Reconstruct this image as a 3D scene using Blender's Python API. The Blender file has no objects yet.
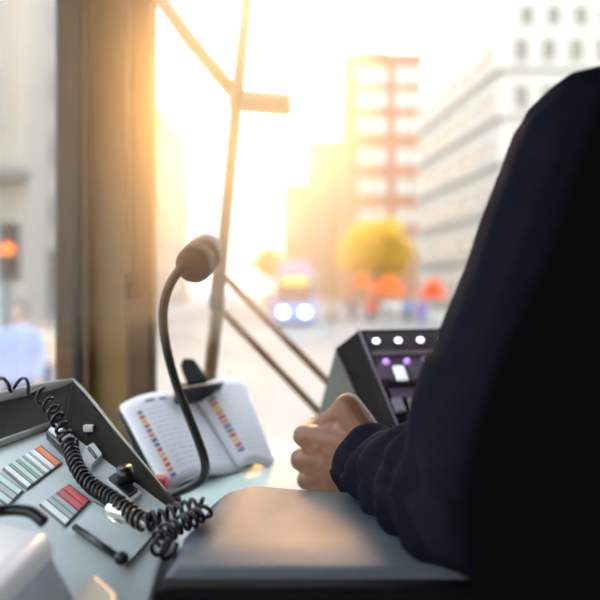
import bpy, bmesh, math, random
from mathutils import Vector, Matrix, noise
random.seed(7)
R = math.radians
SC = bpy.context.scene
COL = SC.collection

# ------------------------------------------------------------------ camera, sky, sun, exposure
FPX = 724.0; HOR = 285.0; GZ = -2.4            # focal length in pixels, horizon row, street level (camera at z = 0)
cam_d = bpy.data.cameras.new('camera'); cam = bpy.data.objects.new('camera', cam_d); COL.objects.link(cam)
cam.location = (0, 0, 0); cam.rotation_euler = (R(90), 0, 0)
cam_d.sensor_width = 36; cam_d.lens = 36 * FPX / 600
cam_d.shift_y = -(300 - HOR) / 600
cam_d.clip_start = 0.02; cam_d.clip_end = 1000
cam_d.dof.use_dof = True; cam_d.dof.focus_distance = 0.69; cam_d.dof.aperture_fstop = 3.3
SC.camera = cam

SUN_DIR = Vector((237 - 300, FPX, HOR - 100)).normalized()      # towards the sun
sun_d = bpy.data.lights.new('sun', 'SUN'); sun = bpy.data.objects.new('sun', sun_d); COL.objects.link(sun)
sun_d.energy = .5; sun_d.color = (1.0, 0.44, 0.09); sun_d.angle = R(5)
sun.location = SUN_DIR * 60
sun.rotation_euler = (-SUN_DIR).to_track_quat('-Z', 'Y').to_euler()

w = bpy.data.worlds.new('sky'); SC.world = w; w.use_nodes = True
nt = w.node_tree; nt.nodes.clear()
def wn(t, **k):
    n = nt.nodes.new(t)
    for a, b in k.items(): setattr(n, a, b)
    return n
geo = wn('ShaderNodeTexCoord')
dot = wn('ShaderNodeVectorMath', operation='DOT_PRODUCT'); dot.inputs[1].default_value = SUN_DIR
nt.links.new(geo.outputs['Generated'], dot.inputs[0])
mx = wn('ShaderNodeMath', operation='MAXIMUM'); mx.inputs[1].default_value = 0
nt.links.new(dot.outputs['Value'], mx.inputs[0])
def lobe(power, col):
    p = wn('ShaderNodeMath', operation='POWER'); p.inputs[1].default_value = power
    nt.links.new(mx.outputs[0], p.inputs[0])
    m = wn('ShaderNodeVectorMath', operation='SCALE'); m.inputs[0].default_value = col
    nt.links.new(p.outputs[0], m.inputs['Scale'])
    return m
sep = wn('ShaderNodeSeparateXYZ'); nt.links.new(geo.outputs['Generated'], sep.inputs[0])
ramp = wn('ShaderNodeValToRGB')
ramp.color_ramp.elements[0].position = 0.0; ramp.color_ramp.elements[0].color = (1.0, 0.93, 0.85, 1)
ramp.color_ramp.elements[1].position = 0.75; ramp.color_ramp.elements[1].color = (1.42, 1.60, 1.84, 1)
nt.links.new(sep.outputs['Z'], ramp.inputs[0])
base = wn('ShaderNodeVectorMath', operation='SCALE'); base.inputs['Scale'].default_value = 1.7
nt.links.new(ramp.outputs[0], base.inputs[0])
acc = base
for l in (lobe(14, (2.4, 1.0, 0.16)), lobe(160, (2.0, 1.1, 0.35)), lobe(5000, (25, 18, 9))):
    a = wn('ShaderNodeVectorMath', operation='ADD')
    nt.links.new(acc.outputs[0], a.inputs[0]); nt.links.new(l.outputs[0], a.inputs[1]); acc = a
bg = wn('ShaderNodeBackground'); nt.links.new(acc.outputs[0], bg.inputs[0]); bg.inputs[1].default_value = 1.0
out = wn('ShaderNodeOutputWorld'); nt.links.new(bg.outputs[0], out.inputs[0])

vs = SC.view_settings
vs.view_transform = 'Standard'; vs.look = 'None'; vs.gamma = 1.0; vs.use_curve_mapping = False
vs.exposure = 0.85
cy = SC.cycles
cy.caustics_reflective = False; cy.caustics_refractive = False
cy.max_bounces = 7; cy.diffuse_bounces = 4; cy.glossy_bounces = 3; cy.transparent_max_bounces = 16
cy.volume_bounces = 0; cy.sample_clamp_indirect = 4.0
cy.use_denoising = True

# ------------------------------------------------------------------ helpers
def at(px, py, Y): return Vector(((px - 300) / FPX * Y, Y, -(py - HOR) / FPX * Y))
def lin(c):
    f = lambda v: v / 12.92 if v <= 0.04045 else ((v + 0.055) / 1.055) ** 2.4
    return tuple(f(v / 255) for v in c)
def mat(name, rgb, rough=0.5, metal=0.0, var=0.08, scale=30, bump=0.0, spec=0.5, emit=None, est=1.0, sss=0.0, sheen=0.0, trans=0.0):
    m = bpy.data.materials.new(name); m.use_nodes = True
    n = m.node_tree.nodes; L = m.node_tree.links; b = n['Principled BSDF']
    c = lin(rgb)
    tc = n.new('ShaderNodeTexCoord'); nz = n.new('ShaderNodeTexNoise')
    nz.inputs['Scale'].default_value = scale; nz.inputs['Detail'].default_value = 4
    L.new(tc.outputs['Object'], nz.inputs['Vector'])
    r = n.new('ShaderNodeValToRGB')
    r.color_ramp.elements[0].position = .3; r.color_ramp.elements[1].position = .7
    r.color_ramp.elements[0].color = tuple(max(0, v * (1 - var)) for v in c) + (1,)
    r.color_ramp.elements[1].color = tuple(min(1, v * (1 + var)) for v in c) + (1,)
    L.new(nz.outputs['Fac'], r.inputs[0]); L.new(r.outputs[0], b.inputs['Base Color'])
    b.inputs['Roughness'].default_value = rough; b.inputs['Metallic'].default_value = metal
    b.inputs['Specular IOR Level'].default_value = spec
    if bump:
        bp = n.new('ShaderNodeBump'); bp.inputs['Strength'].default_value = bump; bp.inputs['Distance'].default_value = .002
        L.new(nz.outputs['Fac'], bp.inputs['Height']); L.new(bp.outputs[0], b.inputs['Normal'])
    if emit: b.inputs['Emission Color'].default_value = lin(emit) + (1,); b.inputs['Emission Strength'].default_value = est
    if sss: b.inputs['Subsurface Weight'].default_value = sss; b.inputs['Subsurface Radius'].default_value = (.01, .004, .002); b.inputs['Subsurface Scale'].default_value = .4
    if trans:
        t = n.new('ShaderNodeBsdfTranslucent'); x = n.new('ShaderNodeMixShader'); x.inputs[0].default_value = trans
        L.new(r.outputs[0], t.inputs[0]); L.new(b.outputs[0], x.inputs[1]); L.new(t.outputs[0], x.inputs[2]); L.new(x.outputs[0], n['Material Output'].inputs[0])
    if sheen: b.inputs['Sheen Weight'].default_value = sheen
    return m
def glass_mat(name, tint, gloss=.03):
    m = bpy.data.materials.new(name); m.use_nodes = True
    n = m.node_tree.nodes; L = m.node_tree.links; n.remove(n['Principled BSDF'])
    t = n.new('ShaderNodeBsdfTransparent'); t.inputs[0].default_value = tint + (1,)
    g = n.new('ShaderNodeBsdfGlossy'); g.inputs['Roughness'].default_value = .03
    x = n.new('ShaderNodeMixShader'); x.inputs[0].default_value = gloss
    L.new(t.outputs[0], x.inputs[1]); L.new(g.outputs[0], x.inputs[2]); L.new(x.outputs[0], n['Material Output'].inputs[0])
    return m
def haze_mat(name, dens, g, col=(1, 1, 1)):
    m = bpy.data.materials.new(name); m.use_nodes = True
    n = m.node_tree.nodes; L = m.node_tree.links; n.remove(n['Principled BSDF'])
    v = n.new('ShaderNodeVolumeScatter'); v.inputs['Color'].default_value = col + (1,)
    v.inputs['Density'].default_value = dens; v.inputs['Anisotropy'].default_value = g
    L.new(v.outputs[0], n['Material Output'].inputs['Volume'])
    return m

def new(): return bmesh.new()
def obj(name, bm, m, parent=None, smooth=False):
    me = bpy.data.meshes.new(name)
    if isinstance(bm, bpy.types.Mesh): me = bm; me.name = name
    else:
        bmesh.ops.recalc_face_normals(bm, faces=bm.faces[:]); bm.to_mesh(me); bm.free()
    if smooth:
        for p in me.polygons: p.use_smooth = True
    for k in (m if isinstance(m, (list, tuple)) else [m]): me.materials.append(k)
    o = bpy.data.objects.new(name, me); COL.objects.link(o)
    if parent is not None:
        o.parent = parent
        if parent.type == 'EMPTY': o.matrix_parent_inverse = Matrix.Translation(-parent.location)
    return o
def tag(o, label, cat, group=None, kind=None):
    o['label'] = label; o['category'] = cat
    if group: o['group'] = group
    if kind: o['kind'] = kind
    return o
def thing(name, label, cat, loc=(0, 0, 0), group=None, kind=None):
    o = bpy.data.objects.new(name, None); COL.objects.link(o); o.location = loc; o.empty_display_size = .05
    return tag(o, label, cat, group, kind)
def struct(name, bm, m, parent=None, label=None):
    o = obj(name, bm, m, parent)
    if parent is None: o['kind'] = 'structure'
    if label: o['label'] = label
    return o
def dup(root, loc, rotz=0, label=None, mats=None):
    r = root.copy(); COL.objects.link(r); r.location = loc; r.rotation_euler = (0, 0, rotz)
    if label: r['label'] = label
    for ch in list(root.children):
        c = ch.copy(); COL.objects.link(c); c.parent = r
        key = ch.name.split('.')[0]
        if mats and key in mats:
            c.data = ch.data.copy(); c.data.materials.clear(); c.data.materials.append(mats[key])
        for g in ch.children:
            d = g.copy(); COL.objects.link(d); d.parent = c
    return r

def box(bm, x0, x1, y0, y1, z0, z1, mi=0, bev=0):
    r = bmesh.ops.create_cube(bm, size=1)
    vs_ = r['verts']
    for v in vs_: v.co = Vector((x0 + (v.co.x + .5) * (x1 - x0), y0 + (v.co.y + .5) * (y1 - y0), z0 + (v.co.z + .5) * (z1 - z0)))
    fs = set(f for v in vs_ for f in v.link_faces)
    for f in fs: f.material_index = mi
    if bev: bmesh.ops.bevel(bm, geom=list(set(e for v in vs_ for e in v.link_edges)), offset=bev, segments=3, affect='EDGES', profile=.5)
def prism(bm, pts, d, mi=0, bev=0, seg=3):
    """polygon pts extruded by vector d"""
    d = Vector(d)
    a = [bm.verts.new(Vector(p)) for p in pts]; b = [bm.verts.new(Vector(p) + d) for p in pts]
    n = len(a); fs = [bm.faces.new(a), bm.faces.new(b[::-1])]
    for i in range(n): fs.append(bm.faces.new((a[i], b[i], b[(i + 1) % n], a[(i + 1) % n])))
    for f in fs: f.material_index = mi
    if bev: bmesh.ops.bevel(bm, geom=list(set(e for f in fs for e in f.edges)), offset=bev, segments=seg, affect='EDGES', profile=.5, clamp_overlap=True)
def catmull(pts, n=8):
    P = [Vector(p) for p in pts]; P = [2 * P[0] - P[1]] + P + [2 * P[-1] - P[-2]]; o = []
    for i in range(1, len(P) - 2):
        for k in range(n):
            t = k / n; a, b, c, d = P[i - 1:i + 3]
            o.append(.5 * ((2 * b) + (c - a) * t + (2 * a - 5 * b + 4 * c - d) * t * t + (3 * b - a - 3 * c + d) * t ** 3))
    o.append(P[-2]); return o
def loft(bm, pts, rad, seg=12, cap=True, squash=None, mi=0, ripple=None, up=(0, 0, 1)):
    """tube through pts; rad is a number or list of r or (ra, rb)"""
    P = [Vector(p) for p in pts]; N = len(P); rings = []
    T0 = (P[1] - P[0]).normalized(); ref = Vector(up)
    if abs(T0.dot(ref)) > .95: ref = Vector((1, 0, 0))
    u = (ref - T0 * ref.dot(T0)).normalized()
    for i in range(N):
        T = (P[min(i + 1, N - 1)] - P[max(i - 1, 0)]).normalized()
        u = (u - T * u.dot(T)).normalized(); v = T.cross(u)
        r = rad[i] if isinstance(rad, (list, tuple)) else rad
        ra, rb = r if isinstance(r, (list, tuple)) else (r, r)
        ring = []
        for k in range(seg):
            a = 2 * math.pi * k / seg; s = 1 + (ripple(i / (N - 1), a) if ripple else 0)
            ring.append(bm.verts.new(P[i] + u * math.cos(a) * ra * s + v * math.sin(a) * rb * s))
        rings.append(ring)
    for i in range(N - 1):
        for k in range(seg):
            f = bm.faces.new((rings[i][k], rings[i][(k + 1) % seg], rings[i + 1][(k + 1) % seg], rings[i + 1][k])); f.material_index = mi
    if cap:
        bm.faces.new(rings[0][::-1]).material_index = mi; bm.faces.new(rings[-1]).material_index = mi
def cyl(bm, a, b, r0, r1=None, seg=20, mi=0): loft(bm, [a, b], [r0, r0 if r1 is None else r1], seg, mi=mi)
def ball(bm, c, r, sub=2, mi=0):
    q = bmesh.ops.create_icosphere(bm, subdivisions=sub, radius=1)['verts']
    r = Vector(r) if isinstance(r, (list, tuple, Vector)) else Vector((r, r, r))
    for v in q: v.co = Vector((v.co.x * r.x, v.co.y * r.y, v.co.z * r.z)) + Vector(c)
    for f in set(f for v in q for f in v.link_faces): f.material_index = mi
def chain(bm, pr, seg=14):
    for (p, r) in pr: ball(bm, p, r, 2)
    for (p, r), (q, s) in zip(pr, pr[1:]): loft(bm, [p, q], [r, s], seg)
def remesh(bm, voxel, smooth=2, push=None):
    me = bpy.data.meshes.new('tmp'); bmesh.ops.recalc_face_normals(bm, faces=bm.faces[:]); bm.to_mesh(me); bm.free()
    o = bpy.data.objects.new('tmp', me); COL.objects.link(o)
    m = o.modifiers.new('r', 'REMESH'); m.mode = 'VOXEL'; m.voxel_size = voxel
    if smooth:
        s = o.modifiers.new('s', 'SMOOTH'); s.iterations = smooth; s.factor = .5
    dg = bpy.context.evaluated_depsgraph_get(); dg.update()
    res = bpy.data.meshes.new_from_object(o.evaluated_get(dg))
    bpy.data.objects.remove(o); bpy.data.meshes.remove(me)
    if push:
        nr = [v.normal.copy() for v in res.vertices]
        for v, n in zip(res.vertices, nr): v.co = v.co + n * push(v.co.copy())
    for p in res.polygons: p.use_smooth = True
    return res

# ------------------------------------------------------------------ materials
M = dict(
    road=mat('pale_paving', (113, 110, 106), .7, var=.07, scale=.4),
    pave=mat('pavement', (158, 155, 148), .8, var=.05, scale=.8),
    cream=mat('cream_render', (176, 160, 136), .8, var=.05, scale=.5),
    white=mat('white_stone', (189, 186, 177), .75, var=.04, scale=.5),
    brick=mat('red_brick', (174, 125, 95), .85, var=.12, scale=2),
    sand=mat('sand_render', (149, 124, 90), .85, var=.06, scale=.7),
    roofg=mat('roof_grey', (120, 117, 114), .7, var=.06, scale=1),
    pane=mat('window_pane', (113, 109, 101), .15, var=.1, scale=1),
    paneb=mat('pale_sky_pane', (196, 190, 179), .4, var=.04, scale=1),  # pale colour stands in for bright sky reflected in the panes
    panedark=mat('shaded_pane', (120, 114, 97), .25, var=.1, scale=1),  # copy of the pane colour with facade shade put in
    wframe=mat('window_frame_paint', (179, 174, 165), .6),
    bark=mat('bark', (92, 72, 54), .9, var=.2, scale=8),
    leafy=mat('yellow_green_leaves', (240, 204, 60), .6, var=.2, scale=3, trans=.55),
    tramblue=mat('tram_blue', (104, 158, 255), .35),
    tramroof=mat('tram_lilac', (149, 134, 166), .45),
    tramglass=mat('tram_glass', (104, 76, 66), .15),
    amber=mat('amber_display', (255, 160, 40), .4, emit=(255, 150, 40), est=2.0),
    lamp=mat('headlamp', (255, 255, 255), .3, emit=(255, 250, 240), est=14.0),
    siglens=mat('signal_amber', (255, 120, 30), .4, emit=(255, 110, 20), est=2.2),
    sigoff=mat('signal_unlit', (30, 26, 24), .3),
    sigbody=mat('signal_housing', (48, 48, 46), .6),
    steel=mat('street_steel', (120, 120, 116), .4, metal=.7),
    parasol=mat('orange_canvas', (255, 132, 40), .8, trans=.65),
    parasol2=mat('red_canvas', (252, 100, 44), .8, trans=.65),
    skin=mat('skin', (132, 88, 63), .5, var=.10, scale=70, bump=.12, sss=.12),
    skin2=mat('pale_skin', (205, 160, 132), .5),
    hair=mat('dark_hair', (38, 28, 22), .6),
    lilac=mat('lilac_shirt', (140, 146, 177), .8),
    greyc=mat('grey_cloth', (86, 88, 96), .85), purple=mat('purple_cloth', (124, 84, 150), .85),
    bluec=mat('blue_cloth', (70, 96, 150), .85), beigec=mat('beige_cloth', (186, 168, 140), .85), redc=mat('red_cloth', (206, 60, 44), .85),
    darkc=mat('charcoal_cloth', (50, 50, 56), .85),
    shell=mat('cab_lining', (118, 118, 116), .7, var=.08, scale=6),
    cfloor=mat('cab_floor_rubber', (40, 40, 40), .8),
    post=mat('pillar_dark', (92, 60, 32), .38, var=.08, scale=9),  # brown warmed further to carry the orange sun glow
    post2=mat('pillar_olive', (150, 112, 62), .34, var=.06, scale=7),  # orange flare tone put into the panel colour too
    postlight=mat('pillar_edge_metal', (140, 130, 110), .3, metal=.6),
    rubber=mat('black_rubber', (26, 25, 24), .55, var=.15),
    wiper=mat('wiper_metal', (136, 94, 56), .5),  # tan of the sun haze put into the wiper colour
    wiperl=mat('wiper_cap', (214, 172, 128), .5),  # lightened tan, carries the backlit glow in its colour
    dash=mat('pale_dash', (188, 206, 200), .5, spec=.2, var=.03, scale=14),
    pad=mat('grey_padding', (85, 91, 98), .52, var=.06, scale=120, bump=.12, spec=.3),
    seat=mat('black_upholstery', (9, 9, 10), .95, var=.2, scale=150, bump=.2, spec=.05),
    piping=mat('seat_piping', (86, 78, 70), .8, spec=.1),
    jacket=mat('navy_suit_cloth', (20, 22, 33), .9, var=.16, scale=160, bump=.25, spec=.08),
    shirt=mat('trousers_cloth', (26, 27, 32), .85),
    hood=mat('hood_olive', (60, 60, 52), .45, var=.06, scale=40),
    hoodshade=mat('hood_side_shade', (36, 33, 26), .7, spec=.1, var=.06, scale=40),  # hood colour darkened to put shade on the inner side wall
    hoodrim=mat('hood_rim', (150, 152, 144), .35),
    panel=mat('panel_grey', (185, 192, 190), .35, var=.05, scale=25),
    plate=mat('panel_plate', (190, 198, 198), .3, var=.03, scale=25),
    frame=mat('card_frame', (92, 94, 94), .4),
    cwhite=mat('card_white', (226, 228, 226), .4), cgreen=mat('card_green', (120, 156, 134), .4), cgrey=mat('card_grey', (162, 164, 164), .4),
    cgl=mat('card_pale_green', (190, 204, 194), .4),
    corange=mat('card_orange', (232, 112, 44), .4), cred=mat('card_red', (214, 66, 74), .35), cred2=mat('card_red_deep', (190, 44, 54), .35),
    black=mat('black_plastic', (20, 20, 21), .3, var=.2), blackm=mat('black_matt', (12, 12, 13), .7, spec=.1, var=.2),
    cord=mat('cord_black', (20, 17, 17), .33, var=.2),
    gloss=mat('white_gloss_plastic', (246, 247, 246), .22, var=.02), side=mat('blue_grey_side', (150, 160, 170), .4),
    beige=mat('beige_ledge', (186, 184, 172), .4, var=.04), brown=mat('brown_button', (126, 112, 92), .5),
    chrome=mat('pale_chrome', (206, 204, 196), .22, metal=.6),
    paper=mat('paper', (232, 229, 234), .85, var=.02, scale=20), ink=mat('ink', (120, 116, 128), .9), inkl=mat('faint_ink', (198, 196, 206), .9),
    q0=mat('q_red', (214, 70, 66), .8), q1=mat('q_yellow', (230, 190, 60), .8), q2=mat('q_orange', (232, 130, 56), .8), q3=mat('q_blue', (64, 96, 170), .8), q4=mat('q_green', (80, 130, 110), .8), q5=mat('q_violet', (128, 110, 170), .8),
    cover=mat('book_cover', (58, 64, 70), .6),
    mic=mat('mic_dark', (23, 20, 17), .5), micl=mat('mic_barrel', (147, 121, 100), .4), stem=mat('mic_stem', (48, 45, 42), .38, metal=.3),
    cubez=mat('control_bezel', (15, 13, 12), .6, spec=.12), cuside=mat('control_side', (83, 86, 79), .45), cupanel=mat('control_panel', (92, 78, 98), .4),
    cubar=mat('control_ridge', (118, 100, 112), .35), cuface=mat('control_top_strip', (44, 37, 36), .4),
    led=mat('white_lamp', (255, 255, 255), .3, emit=(248, 244, 255), est=1.5), ledv=mat('violet_lamp', (210, 160, 240), .3, emit=(190, 130, 235), est=.45),
    btn=mat('grey_button', (150, 142, 150), .35), btnw=mat('lit_button', (235, 232, 240), .3, emit=(240, 236, 250), est=.3),
    redp=mat('red_plastic', (206, 70, 80), .4),
    glass=glass_mat('windscreen_glass', (.97, .985, .975)),
)

# ------------------------------------------------------------------ street setting
b = new(); box(b, -90, 110, -30, 260, GZ - .3, GZ); struct('ground', b, M['road'])
b = new(); box(b, -14, -9, -10, 130, GZ, GZ + .12); struct('pavement_left', b, M['pave'])
b = new(); box(b, -9, -2.6, 4, 12.5, GZ, GZ + .42); struct('stop_platform_ground', b, M['pave'])
b = new(); box(b, 9, 16, 20, 130, GZ, GZ + .12); struct('pavement_right', b, M['pave'])

# ------------------------------------------------------------------ cab shell
FZ = -1.15                                     # cab floor
PLAN = [(-.95, -.7), (1.1, -.7), (1.1, .75), (.95, 1.2), (-.245, 1.2), (-.47, 1.2), (-.95, .55)]
def ring_floor(z0, z1):
    b = new(); prism(b, [(x, y, z0) for x, y in PLAN], (0, 0, z1 - z0)); return b
struct('floor', ring_floor(FZ - .06, FZ), M['cfloor'])
struct('ceiling', ring_floor(.72, .80), M['shell'])
b = new(); box(b, .12, 1.14, -.75, -.70, FZ, .72); box(b, -.99, .12, -.75, -.70, FZ, -.25); box(b, -.99, .12, -.75, -.70, .62, .72); box(b, -.99, -.93, -.75, -.70, -.25, .62); struct('wall_back', b, M['shell'])
b = new(); box(b, -.93, .12, -.73, -.724, -.25, .62); struct('rear_window_added', b, M['glass'])  # unseen rear glazing, added to light the console and book
b = new(); box(b, 1.10, 1.15, -.70, .75, FZ, .72); struct('wall_right', b, M['shell'])
def wall_seg(bm, p, q, z0, z1, t=.04):
    p, q = Vector((*p, 0)), Vector((*q, 0)); n = (q - p).normalized().cross(Vector((0, 0, 1))) * t
    prism(bm, [p + Vector((0, 0, z0)), q + Vector((0, 0, z0)), q + n + Vector((0, 0, z0)), p + n + Vector((0, 0, z0))], (0, 0, z1 - z0))
b = new(); wall_seg(b, (1.1, .75), (.95, 1.2), FZ, .72); struct('wall_right_front', b, M['shell'])
b = new(); wall_seg(b, (.95, 1.2), (-.47, 1.2), FZ, -.27); struct('wall_front', b, M['shell'])
b = new(); wall_seg(b, (.95, 1.2), (-.47, 1.2), .60, .72); struct('wall_front_header', b, M['shell'])
b = new(); wall_seg(b, (-.47, 1.2), (-.95, .55), FZ, -.30); struct('wall_left_front', b, M['shell'])
b = new(); wall_seg(b, (-.95, .55), (-.95, -.7), FZ, -.25); wall_seg(b, (-.95, .55), (-.95, -.7), .64, .72); struct('wall_left', b, M['shell'])
b = new(); wall_seg(b, (.95, 1.21), (-.245, 1.21), -.27, .60, .006); struct('window_1', b, M['glass'])
b = new(); wall_seg(b, (-.47, 1.21), (-.955, .55), -.30, .72, .006); struct('window_2', b, M['glass'])
b = new(); wall_seg(b, (-.955, .55), (-.955, -.7), -.25, .64, .006); struct('window_3', b, M['glass'])

# pillars between windscreen and side window
def px_x(px, Y): return (px - 300) / FPX * Y
def post(bm, p0, p1, y0, y1, bev):
    prism(bm, [(px_x(p0, y0), y0, FZ), (px_x(p1, y0), y0, FZ), (px_x(p1 - 1, y1), y1, FZ), (px_x(p0 + 1, y1), y1, FZ)], (0, 0, .72 - FZ), bev=bev)
b = new(); post(b, 55, 91, 1.17, 1.24, .006); t1 = struct('trim_1', b, M['post'], label='broad dark pillar left of the windscreen')
b = new(); box(b, px_x(72, 1.165), px_x(80, 1.165), 1.162, 1.172, FZ + .4, .70, bev=.002); obj('rubber_seal', b, M['rubber'], t1)
b = new(); box(b, px_x(89, 1.20), px_x(127, 1.20), 1.20, 1.24, FZ, .72, bev=.003); struct('trim_2', b, M['post2'], label='olive panel between the two dark pillars')
b = new(); post(b, 126, 151, 1.16, 1.25, .006); t3 = struct('trim_3', b, M['post'], label='narrow dark pillar at the edge of the windscreen')
b = new(); post(b, 149, 157, 1.175, 1.25, .001); obj('edge_strip', b, M['postlight'], t3)
t = thing('latch_rod', 'thin vertical rod with a black catch on the pillar by the windscreen', 'latch', (px_x(129, 1.15), 1.15, -.10))
b = new(); cyl(b, (px_x(127, 1.15), 1.15, .70), (px_x(131.5, 1.15), 1.15, 0), .0034, seg=10); obj('rod', b, M['postlight'], t, True)
b = new(); box(b, px_x(124, 1.14), px_x(139, 1.14), 1.13, 1.165, -.022, .018, bev=.004); k = obj('catch', b, M['black'], t)
b = new(); cyl(b, at(131, 296, 1.135), at(131, 283, 1.125), .008, seg=12); obj('thumb_turn', b, M['blackm'], k)

# dash shelf under the windscreen
DZ = -.255
t = thing('dashboard', 'pale grey green dash shelf running under the windscreen', 'dashboard', (0, 1.0, FZ))
b = new(); box(b, -.46, .94, .70, 1.185, DZ - .04, DZ, bev=.008); obj('shelf', b, M['dash'], t)
b = new(); box(b, -.44, .92, .95, 1.17, FZ, DZ - .03); obj('front_cabinet', b, M['shell'], t)

# padded console in front of the driver
ptop = -.197
pp = [(-.097, .498), (-.09, .56), (-.083, .66), (-.074, .695), (-.056, .716), (-.030, .720), (-.012, .700), (.004, .682), (.03, .676), (.34, .676), (.34, .498)]
t = thing('armrest_console', 'smooth grey padded console under the left sleeve of the driver', 'console', (.1, .58, FZ))
b = new(); prism(b, [(x, y, ptop - .14) for x, y in pp], (0, 0, .14), bev=.026, seg=6); obj('padded_top', b, M['pad'], t, True)
b = new(); prism(b, [(-.100, .483, ptop - .006), (-.097, .512, ptop - .006), (.342, .512, ptop - .006), (.342, .483, ptop - .006)], (0, 0, -.150), bev=.007); obj('front_shade_panel', b, M['blackm'], t)  # black sheet stands in for the shadow on the pad's front face
b = new(); box(b, -.06, .32, .52, .65, FZ, ptop - .13); obj('pedestal', b, M['shell'], t)

# ------------------------------------------------------------------ left switch console
S = .3; K = .379
def pan(px, py, lift=0.0):
    Y = K / (S + (py - HOR) / FPX); p = at(px, py, Y); return p + PN * lift
PN = Vector((0, -S, 1)).normalized()
con = thing('switch_console', 'grey hooded console with labelled switch cards left of the driver', 'console', (-.3, .65, FZ))
def panel_pt(x, y): return Vector((x, y, -K + S * y))
Bp, Dp = pan(62, 430), pan(171, 511)
outl = [panel_pt(-.60, .72), panel_pt(-.299, .735), Bp + Vector((0, .006, .002)), Dp + Vector((.004, .004, .001)), panel_pt(-.108, .40), panel_pt(-.60, .40)]
b = new(); prism(b, outl, (0, 0, -.03), bev=.003, seg=2); obj('panel', b, M['panel'], con)
b = new(); prism(b, [p + Vector((0, 0, -.031)) for p in outl], (0, 0, FZ + .26 - 0)); obj('body', b, M['shell'], con)
# hood: back wall and tapering side wall
C = at(72, 382, .80); C0 = at(-140, 426, .70); A0 = panel_pt(-.46, .70)
D2 = at(174, 508, .62)
def slab(bm, quad, th, bev=.0):
    n = (quad[1] - quad[0]).cross(quad[2] - quad[0]).normalized() * th
    prism(bm, quad, n, bev=bev, seg=2)
b = new(); slab(b, [A0 - PN * .004, Bp - PN * .004, C, C0], -.008, .002); obj('hood_back', b, M['hood'], con)
b = new(); slab(b, [Bp - PN * .004, Dp - PN * .004, D2 + Vector((0, 0, .003)), C], -.006, .001); obj('hood_side', b, M['hoodshade'], con)
rimp = catmull([C0 + Vector((0, .003, 0)), C.lerp(C0, .5) + Vector((0, .003, 0)), C.lerp(C0, .06) + Vector((0, .003, 0)), C.lerp(D2, .03) + Vector((.003, .003, 0)), C.lerp(D2, .5) + Vector((.003, .003, 0)), D2 + Vector((.003, .002, 0))], 8)
b = new(); loft(b, rimp, [.0055 if i < 16 else max(.0018, .0055 - (i - 15) * .0006) for i in range(len(rimp))], 12); obj('hood_rim', b, M['hoodrim'], con, True)
b = new(); loft(b, [pan(-60, 470, .004), pan(0, 447, .004), pan(52, 428, .004)], .004, 8); obj('panel_seam', b, M['hoodrim'], con, True)

def plate(bm, pxs, th, mi=0, lift=0.0, bev=.0):
    prism(bm, [pan(x, y, lift) for x, y in pxs], PN * th, mi, bev, 2)
def mixp(a, c, t): return (a[0] + (c[0] - a[0]) * t, a[1] + (c[1] - a[1]) * t)
def card(T, Rr, B, L, strips, name):
    b = new(); plate(b, [T, Rr, B, L], .0016, bev=.0005); fr = obj(name, b, M['frame'], con)
    ins = lambda p: mixp(p, ((T[0] + B[0]) / 2, (T[1] + B[1]) / 2), .07)
    T, Rr, B, L = map(ins, (T, Rr, B, L))
    names = []; b = new(); mats_ = []
    tot = sum(s[0] for s in strips); a = 0
    for wd, mn in strips:
        c = a + wd / tot
        if mn:
            if mn not in names: names.append(mn)
            g = .12 * (c - a)
            plate(b, [mixp(T, L, a + g), mixp(Rr, B, a + g), mixp(Rr, B, c - g), mixp(T, L, c - g)], .0010, names.index(mn), .0016)
        a = c
    obj('label_strip', b, [M[n] for n in names], fr)
card((41, 446), (63, 464), (27, 491), (2, 470), [(1, 'corange'), (.8, 'cwhite'), (.25, 'cgrey'), (.7, 'cwhite'), (.4, 'cgreen'), (.6, 'cgl'), (.5, 'cgreen'), (.8, 'cgl'), (.4, 'cgreen'), (.8, 'cwhite')], 'label_card')
card((69, 485), (91, 502), (65, 528), (39, 506), [(1.2, 'cred'), (1.2, 'cred2'), (.9, 'cgrey'), (.9, 'cgrey'), (1.1, 'cwhite')], 'alarm_card')
card((0, 474), (24, 492), (8, 508), (-16, 490), [(1, 'cgl'), (1, 'cgrey'), (1, 'cgl')], 'label_card')
b = new(); plate(b, [(46, 440), (58, 431), (80, 447), (66, 461)], .010, bev=.002); k = obj('rocker_switch', b, M['black'], con)
b = new(); plate(b, [(50, 440), (57, 435), (64, 440), (57, 446)], .003, lift=.010); obj('rocker', b, M['cwhite'], k)
b = new(); plate(b, [(86, 452), (94, 447), (103, 459), (92, 470), (82, 463)], .006, bev=.001); k = obj('rocker_switch', b, M['cwhite'], con)
b = new(); plate(b, [(88, 455), (90, 453), (98, 463), (96, 465)], .002, lift=.006); obj('rocker', b, M['black'], k)
k0 = pan(90, 440)
b = new(); cyl(b, k0, k0 + PN * .010, .0035, seg=10); k = obj('toggle', b, M['black'], con)
b = new(); prism(b, [k0 + PN * .010 + Vector(v) for v in ((-.005, -.004, 0), (.005, -.004, 0), (.005, .004, 0), (-.005, .004, 0))], PN * .007, bev=.001); obj('toggle_cap', b, M['cwhite'], k)
b = new(); plate(b, [(106, 484), (118, 475), (142, 496), (130, 506)], .004, bev=.001); k = obj('knob_plate', b, M['cwhite'], con)
b = new(); plate(b, [(109, 484), (118, 478), (138, 496), (130, 502)], .003, lift=.004); obj('plate_inset', b, M['black'], k)
kc = pan(126, 487, .006)
b = new(); cyl(b, kc, kc + PN * .014, .0085, .0070, 24); k = obj('rotary_knob', b, M['black'], con, True)
b = new(); plate(b, [(95, 505), (154, 538), (126, 570), (75, 531)], .0015, lift=.0015); k = obj('cover_plate', b, M['plate'], con)
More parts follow.
